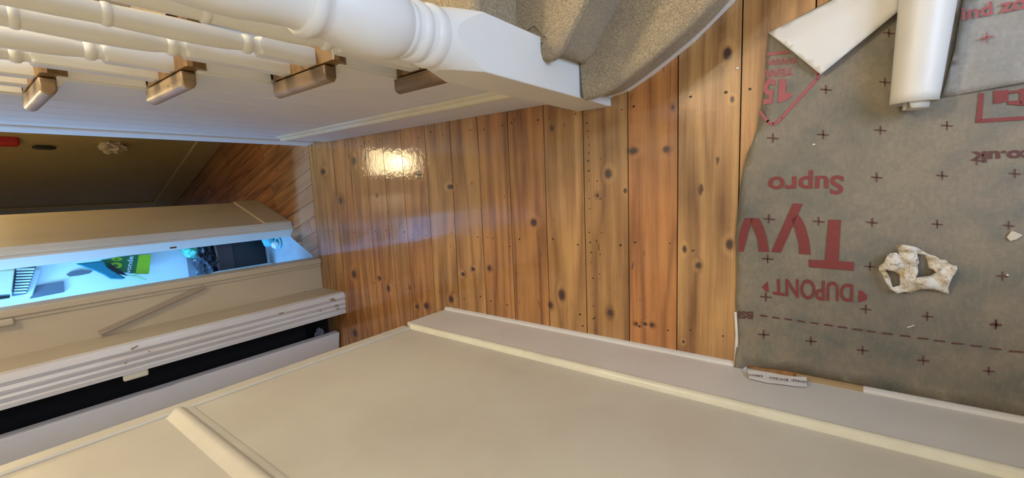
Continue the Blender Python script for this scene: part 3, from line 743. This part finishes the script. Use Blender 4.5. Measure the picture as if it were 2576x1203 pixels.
text_px('Supro', 'lettering', M_red, ME, *q((1212, 122), (665, 133), (1205, 252), (668, 258)), off=0.022)
text_px('DUPONT', 'lettering', M_red, ME, *q((1280, 908), (697, 868), (1276, 1030), (700, 975)), off=0.018, bow=0.22)
text_px('BSI', 'lettering', M_dred, ME, *q((556, 1103), (448, 1098), (556, 1153), (448, 1148)), off=0.035)
q = lambda *P: [sc_(p, 2.864, 1700, 0) for p in P]
text_px('co.uk', 'lettering', M_dred, ME, *q((2580, 1082), (2128, 1096), (2585, 1158), (2130, 1172)), off=0.035)
q = lambda *P: [sc_(p, 4.625, 1880, 80) for p in P]
piece('letter', [scaled([(372,552),(448,548),(446,715),(505,710),(520,738),(475,788),(410,812),(352,828)], 4.625, 1880, 80)], M_red2)
text_px('5', 'lettering', M_red2, ME, *q((328, 560), (195, 570), (305, 828), (172, 842)), off=0.035)
text_px('YEAR', 'lettering', M_red2, ME, *q((545, 415), (200, 455), (535, 505), (205, 535)), off=0.025)
text_px('WARRA', 'lettering', M_red2, ME, *q((590, 300), (228, 330), (590, 372), (228, 392)), off=0.02)

# folded-back corner, white side up, cut end lifted a little
cp = [(1932, 82), (2065, 188), (2262, 28), (2278, -70), (2150, -140), (2094, 0)]
pts = [onz(u, v, z) for (u, v), z in zip(cp, (0.012, 0.018, 0.02, 0.03, 0.02, 0.012))]
fa, fb = pts[0].xy, pts[5].xy
def zflap(x, y):
    d_ = (Vector((x, y))-fa); e = (fb-fa).normalized(); s_ = abs(d_.x*e.y-d_.y*e.x)
    return 0.010+0.020*min(1, s_/0.05)*(1-0.45*min(1, s_/0.15)) + 0.002*mnoise.noise(Vector((x*25, y*25, 0)))
sheet('folded_corner', [tuple(p.xy) for p in pts], M_under, ME, zflap, step=0.014, label='corner folded back showing the white underside')
# curled roll of the sheet, spiral section, its far end rising away
RO = empty('sheet_roll', (0.25, -0.11, 0.0), 'white-sided length of membrane curled into a loose roll lying on the grey sheet', 'roll')
def roll_pt(s, a, r):     # s 0..1 along the roll
    R0 = 0.0400+0.0130*s; c = Vector((0.140+0.46*s, -0.1085-0.022*s, 0.006+R0+0.004*s)); q_ = Vector((0, math.cos(a), math.sin(a)))
    return c + q_*r*R0
m = MB(); NA, NS = 110, 24
for i in range(NS+1):
    for j in range(NA+1):
        t = j/NA; a = math.radians(-100 + 860*t)       # from the outside in
        r = 1.0-0.62*max(0, (t-0.42)/0.58)**0.9 if t > 0.42 else 1.0-0.02*t
        s = i/NS
        e = (-0.028 if t > 0.62 else 0) * (1-s)
        m.v.append(tuple(roll_pt(s+e, a, r)))
m.f = [(i*(NA+1)+j, i*(NA+1)+j+1, (i+1)*(NA+1)+j+1, (i+1)*(NA+1)+j) for i in range(NS) for j in range(NA)]
m.build('rolled_sheet', M_under, RO, smooth=True, angle=80, solid=0.0006)
tb = [(2368, 246), (2450, 231), (2576, 208), (2900, 150), (2900, -260), (2440, -200), (2424, -10), (2400, 130)]
def zt(x, y): return 0.0085+0.0045*mnoise.noise(Vector((x*9, y*7, 1)))+0.004*mnoise.noise(Vector((x*20-y*16, y*4, 7)))
sheet('upper_sheet', [tuple(onz(u, v, 0.008).xy) for u, v in tb], M_mem2, RO, zt, step=0.02, label='grey printed sheet running on from the roll')
q = lambda *P: [sc_(p, 3.763, 2250, 0) for p in P]
PT = 0.0155
text_px('ind zone', 'lettering', M_red2, RO, *q((640, 190), (1500, 22), (636, 68), (1490, -105)), off=0.022, z=PT)
R6 = MB()
for (u, v) in [(2482, 95)]:
    R6.add([onz(a, b_, PT) for a, b_ in [(u-17, v+0), (u+17, v-6), (u+17, v-2), (u-17, v+4)]], [(0, 1, 2, 3)])
    R6.add([onz(a, b_, PT) for a, b_ in [(u-2, v-14), (u+2, v-14), (u+2, v+13), (u-2, v+13)]], [(0, 1, 2, 3)])
R6.build('printed_cross', M_red2, RO)

# crumpled scrap of pale paper tape on the membrane
ol = [(570,310),(640,292),(740,305),(860,340),(930,385),(1005,435),(1090,455),(1170,500),(1250,515),(1310,570),(1400,595),(1415,640),(1370,690),(1330,720),(1290,830),(1280,900),(1300,975),(1240,970),(1060,905),(940,900),(820,945),(770,968),(690,950),(590,962),(540,940),(480,905),(430,820),(380,720),(330,650),(335,595),(400,540),(440,450),(490,405),(560,410),(610,440),(600,380)]
h1 = [(845,425),(970,438),(1005,520),(1018,632),(1075,640),(1105,672),(1040,730),(820,748),(866,665),(880,560)]
h2 = [(418,635),(530,655),(600,705),(625,800),(622,862),(520,885),(478,760)]
toW = lambda P: [tuple(onz(2150+x/5.467, 560+y/5.467, 0.012).xy) for x, y in P]
def zcr(x, y):
    n1 = mnoise.noise(Vector((x*30, y*30, 2))); n2 = mnoise.noise(Vector((x*75, y*75, 5)))
    return 0.019+0.020*n1+0.011*n2
random.seed(5)
def scrap_mat():
    m, t, N, L, b = nt('crumpled_paper')
    n1 = noise_(t, coords(t), 26, 5, 0.65); n2 = noise_(t, coords(t), 95, 4, 0.7)
    c = mixc(t, ramp(t, n1, [(0.44, 0.0), (0.60, 1.0)]), (0.74, 0.68, 0.56), (0.50, 0.37, 0.19))
    c = mixc(t, ramp(t, n2, [(0.52, 0.0), (0.66, 0.85)]), c, (0.27, 0.17, 0.08))
    L.new(c, b.inputs['Base Color']); b.inputs['Roughness'].default_value = 0.85
    bump(t, b, math_(t, 'ADD', n1, n2), 0.8, 0.006); return m
M_scrap = scrap_mat()
o = sheet('crumpled_scrap', toW(ol), M_scrap, None, zcr, step=0.006, holes=[toW(h1), toW(h2)], thick=0.003, smooth=True)
tag(o, 'crumpled torn ring of pale stained paper lying on the grey membrane', 'paper scrap')
def chip(name, pts, z, h, mat, label, cat, group=None):
    V = [onz(u, v, z) for u, v in pts]; m = MB(); m.extr(V, (0, 0, h)); o = m.build(name, mat, None, bevel=0.0006); tag(o, label, cat, group); return o
chip('plaster_flake', [(2531, 597), (2544, 580), (2560, 586), (2572, 592), (2556, 602), (2540, 606)], 0.005, 0.004, M_plaster, 'small beige plaster flake on the grey membrane beside a printed cross', 'flake')
chip('paint_flake', [(1852, 170), (1859, 169), (1858, 174), (1853, 175)], 0.001, 0.002, M_under, 'tiny white paint flake on the bare floorboard left of the folded corner', 'flake')
chip('paint_flake', [(2043, 363), (2050, 361), (2051, 365), (2045, 366)], 0.005, 0.002, M_under, 'tiny white flake on the membrane below the folded corner', 'flake')
chip('wood_splinter', [(2281, 823), (2300, 817), (2301, 819), (2283, 825)], 0.005, 0.0015, M_under, 'thin pale splinter on the membrane above the dashed line', 'splinter')
chip('paint_flake', [(2530, 690), (2537, 690), (2537, 694), (2531, 694)], 0.005, 0.002, M_under, 'tiny white flake right of the crumpled scrap', 'flake')

# ------------------------------------------------------------------ things in the bathroom
def yb(u, v, y): return ony(u, v, y)
M_bl = paint('bath_white_plastic', (0.70, 0.84, 0.92), None, 0.2, 0.3)  # white plastic with the blue daylight tinted into its colour
M_teal = flat('teal_towel', (0.02, 0.22, 0.30), 0.9, 0, 0.4, 60)
M_green = flat('green_packet', (0.03, 0.18, 0.07), 0.45)
M_lime = flat('lime_print', (0.36, 0.62, 0.02), 0.5)
M_bag = flat('black_bin_liner', (0.03, 0.03, 0.045), 0.25)
# tall white cabinet the things hang on
cbn = empty('bathroom_cabinet', (-0.45, 3.45, 0), 'tall white bathroom cabinet seen through the narrow doorway', 'cabinet')
m = MB(); m.box(-0.72, -0.235, 3.34, 3.58, 0.40, 1.30); m.build('body', M_bl, cbn, bevel=0.008)
m = MB(); m.box(-0.70, -0.24, 3.40, 3.58, 0.0, 0.40); m.build('plinth', M_bl, cbn)
def front_quad(pts, y, d, name, mat, parent, **k):
    V = [yb(u, v, y) for u, v in pts]; m = MB(); m.extr(V, (0, d, 0)); return m.build(name, mat, parent, **k)
M_recess = flat('grey_recess', (0.12, 0.15, 0.18), 0.7)
front_quad([(167,691),(178,684),(205,679),(233,682),(225,688),(200,693),(175,696)], 3.332, 0.006, 'handle_slot', M_recess, cbn)
front_quad([(92,719),(160,708),(162,735),(75,752)], 3.330, 0.008, 'recess', M_recess, cbn)
m = MB(); A_ = yb(70, 745, 3.31); B_ = yb(92, 678, 3.31); d_ = (B_-A_); n_ = Vector((d_.z, 0, -d_.x)).normalized()*0.016
m.extr([A_-n_, A_+n_, B_+n_, B_-n_], (0, 0.02, 0)); m.build('support_arm', M_bl, cbn, bevel=0.006, seg=3)
# ribbed heater and the cream box above it
ht = empty('ribbed_heater', tuple(yb(60, 705, 3.28)), 'small white ribbed heater at the far left of the bathroom doorway', 'heater')
for i in range(9):
    v0 = 677+7.2*i; p0 = yb(42-0.9*i, v0, 3.27); p1 = yb(88-2.6*i, v0-2, 3.27); q0 = yb(42-0.9*i, v0+4.2, 3.27); q1 = yb(88-2.6*i, v0+2.2, 3.27)
    m = MB(); m.extr([p0, p1, q1, q0], (0, 0.03, 0)); m.build('fin', M_bl, ht, bevel=0.002)
m = MB(); m.extr([yb(38, 674, 3.30), yb(92, 668, 3.30), yb(66, 740, 3.30), yb(30, 746, 3.30)], (0, 0.02, 0)); m.build('back_plate', M_recess, ht)
M_crm = flat('cream_box', (0.62, 0.66, 0.50), 0.5)
m = MB(); m.extr([yb(-30, 684, 3.25), yb(37, 679, 3.25), yb(30, 736, 3.25), yb(-30, 742, 3.25)], (0, 0.07, 0)); cbx = m.build('cream_box', M_crm, None, bevel=0.004)
tag(cbx, 'pale cream box above the ribbed heater in the bathroom', 'box')
m = MB(); m.extr([yb(-30, 748, 3.26), yb(26, 743, 3.26), yb(24, 750, 3.26), yb(-30, 758, 3.26)], (0, 0.05, 0)); tag(m.build('dark_tray', M_black, None), 'dark tray beside the cream box in the bathroom', 'tray')
# green packet with lettering
gp = empty('green_packet', tuple(yb(320, 665, 3.28)), 'dark green and lime printed packet hanging in the bathroom doorway', 'packet')
pk = [(255, 655), (300, 647), (345, 642), (381, 640), (376, 672), (372, 690), (330, 688), (290, 684), (262, 680)]
m = MB(); m.extr([yb(u, v, 3.285) for u, v in pk], (0, 0.03, 0)); m.build('packet_body', M_green, gp, bevel=0.004)
front_quad([(349,642),(380,640),(375,688),(341,690)], 3.2835, 0.002, 'lime_band', M_lime, gp)
def disc(u, v, a, b_, y, nm, mat, parent):
    V = [yb(u+a*math.cos(6.283*k/18), v+b_*math.sin(6.283*k/18), y) for k in range(18)]; m = MB(); m.extr(V, (0, 0.0015, 0)); return m.build(nm, mat, parent)
disc(294, 652, 14, 4.5, 3.2830, 'lime_oval', M_lime, gp); disc(292, 668, 15, 8, 3.2830, 'lime_oval', M_lime, gp); disc(291, 668, 6.5, 3.2, 3.2820, 'oval_centre', M_green, gp); disc(293, 652, 6, 1.6, 3.2820, 'oval_centre', M_green, gp)
cu = bpy.data.curves.new('t', 'FONT'); cu.body = 'wonde'; cu.offset = 0.02; cu.resolution_u = 3; to = bpy.data.objects.new('t', cu); col.objects.link(to); bpy.context.view_layer.update()
me = bpy.data.meshes.new_from_object(to.evaluated_get(bpy.context.evaluated_depsgraph_get())); bpy.data.objects.remove(to)
xs = [v.co.x for v in me.vertices]
for v in me.vertices:
    s_ = (v.co.x-min(xs))/(max(xs)-min(xs)) if False else v.co.x/2.75
    t_ = v.co.y/0.7
    a = Vector((314, 692))*(1-s_)+Vector((322, 645))*s_; b_ = Vector((326+0, 692))*(1-s_)+Vector((336, 645))*s_
    p = b_*(1-t_)+a*t_; v.co = yb(p.x, p.y, 3.2825)
me.materials.append(M_bl); lt = bpy.data.objects.new('lettering', me); col.objects.link(lt); setp(lt, gp)
# teal towel
tw = MB(); tl = [(190,664),(230,660),(262,656),(270,672),(300,690),(318,700),(306,703),(278,702),(262,692),(235,680),(212,672)]
def tz(x, z): return 3.262+0.010*math.sin(x*120+z*60)
V = [yb(u, v, 3.262) for u, v in tl]; tw.extr(V, (0, 0.022, 0)); o = tw.build('teal_towel', M_teal, None, bevel=0.006, seg=2)
tag(o, 'teal towel draped across the green packet in the bathroom', 'towel')
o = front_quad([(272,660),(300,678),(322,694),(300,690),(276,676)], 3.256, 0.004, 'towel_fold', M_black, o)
# foam of a pale ribbon / bag end
o = MB(); o.extr([yb(u, v, 3.26) for u, v in [(318,694),(345,692),(370,703),(366,707),(340,700)]], (0, 0.02, 0))
tag(o.build('lime_ribbon', flat('pale_lime', (0.45, 0.75, 0.45), 0.5), None, bevel=0.002), 'pale lime ribbon end below the green packet', 'ribbon')
# black bin with liner
bn_ = empty('waste_bin', (-0.40, 3.20, 0), 'black waste bin with a crumpled black liner standing in the bathroom', 'bin')
m = MB(); m.prism([(-0.56, 3.135), (-0.27, 3.165), (-0.27, 3.30), (-0.56, 3.30)], 0.004, 0.30); m.build('bin_body', M_black, bn_, bevel=0.015, seg=3)
m = MB(); m.prism([(-0.57, 3.125), (-0.26, 3.155), (-0.26, 3.31), (-0.57, 3.31)], 0.20, 0.31); m.build('liner_cuff', M_bag, bn_, bevel=0.012, seg=3)
crumple('bin_liner', (-0.40, 3.22, 0.33), 0.13, 0.09, 0.065, M_bag, bn_, 2, 4, 0.5, 9)
tag(crumple('green_bag', (-0.325, 3.25, 0.40), 0.05, 0.05, 0.045, flat('mint_bag', (0.10, 0.55, 0.38), 0.4), None, 6, 3, 0.3, 5), 'mint green bag on top of the black bin', 'bag')
bh = MB(); bh.lathe([(0.003, 0.034), (0.02, 0.04), (0.34, 0.038), (0.37, 0.030), (0.385, 0.012)], -0.492, 3.075, 24)
tag(bh.build('brush_holder', M_bl, None, smooth=True), 'tall white rounded brush holder in front of the black bin', 'brush holder')
cy = empty('blue_toy', (-0.30, 3.00, 0), 'small light blue round toy on the bathroom floor by the door frame', 'toy')
M_cy = flat('light_blue_plastic', (0.16, 0.62, 0.80), 0.3)
crumple('toy_body', (-0.300, 3.03, 0.035), 0.042, 0.045, 0.034, M_cy, cy, 3, 3, 0.15, 4)
crumple('toy_ball', (-0.325, 2.955, 0.026), 0.025, 0.028, 0.024, M_bl, cy, 5, 3, 0.1, 4)
m = MB(); n = 20
for i in range(n):
    for j in range(8):
        a = 6.283*i/n; b_ = 6.283*j/8; r = 0.034+0.007*math.cos(b_)
        m.v.append((-0.312+r*math.cos(a), 2.950+r*math.sin(a), 0.010+0.007*math.sin(b_)))
m.f = [(i*8+j, ((i+1) % n)*8+j, ((i+1) % n)*8+(j+1) % 8, i*8+(j+1) % 8) for i in range(n) for j in range(8)]
m.build('toy_ring', M_cy, cy, smooth=True, angle=90)
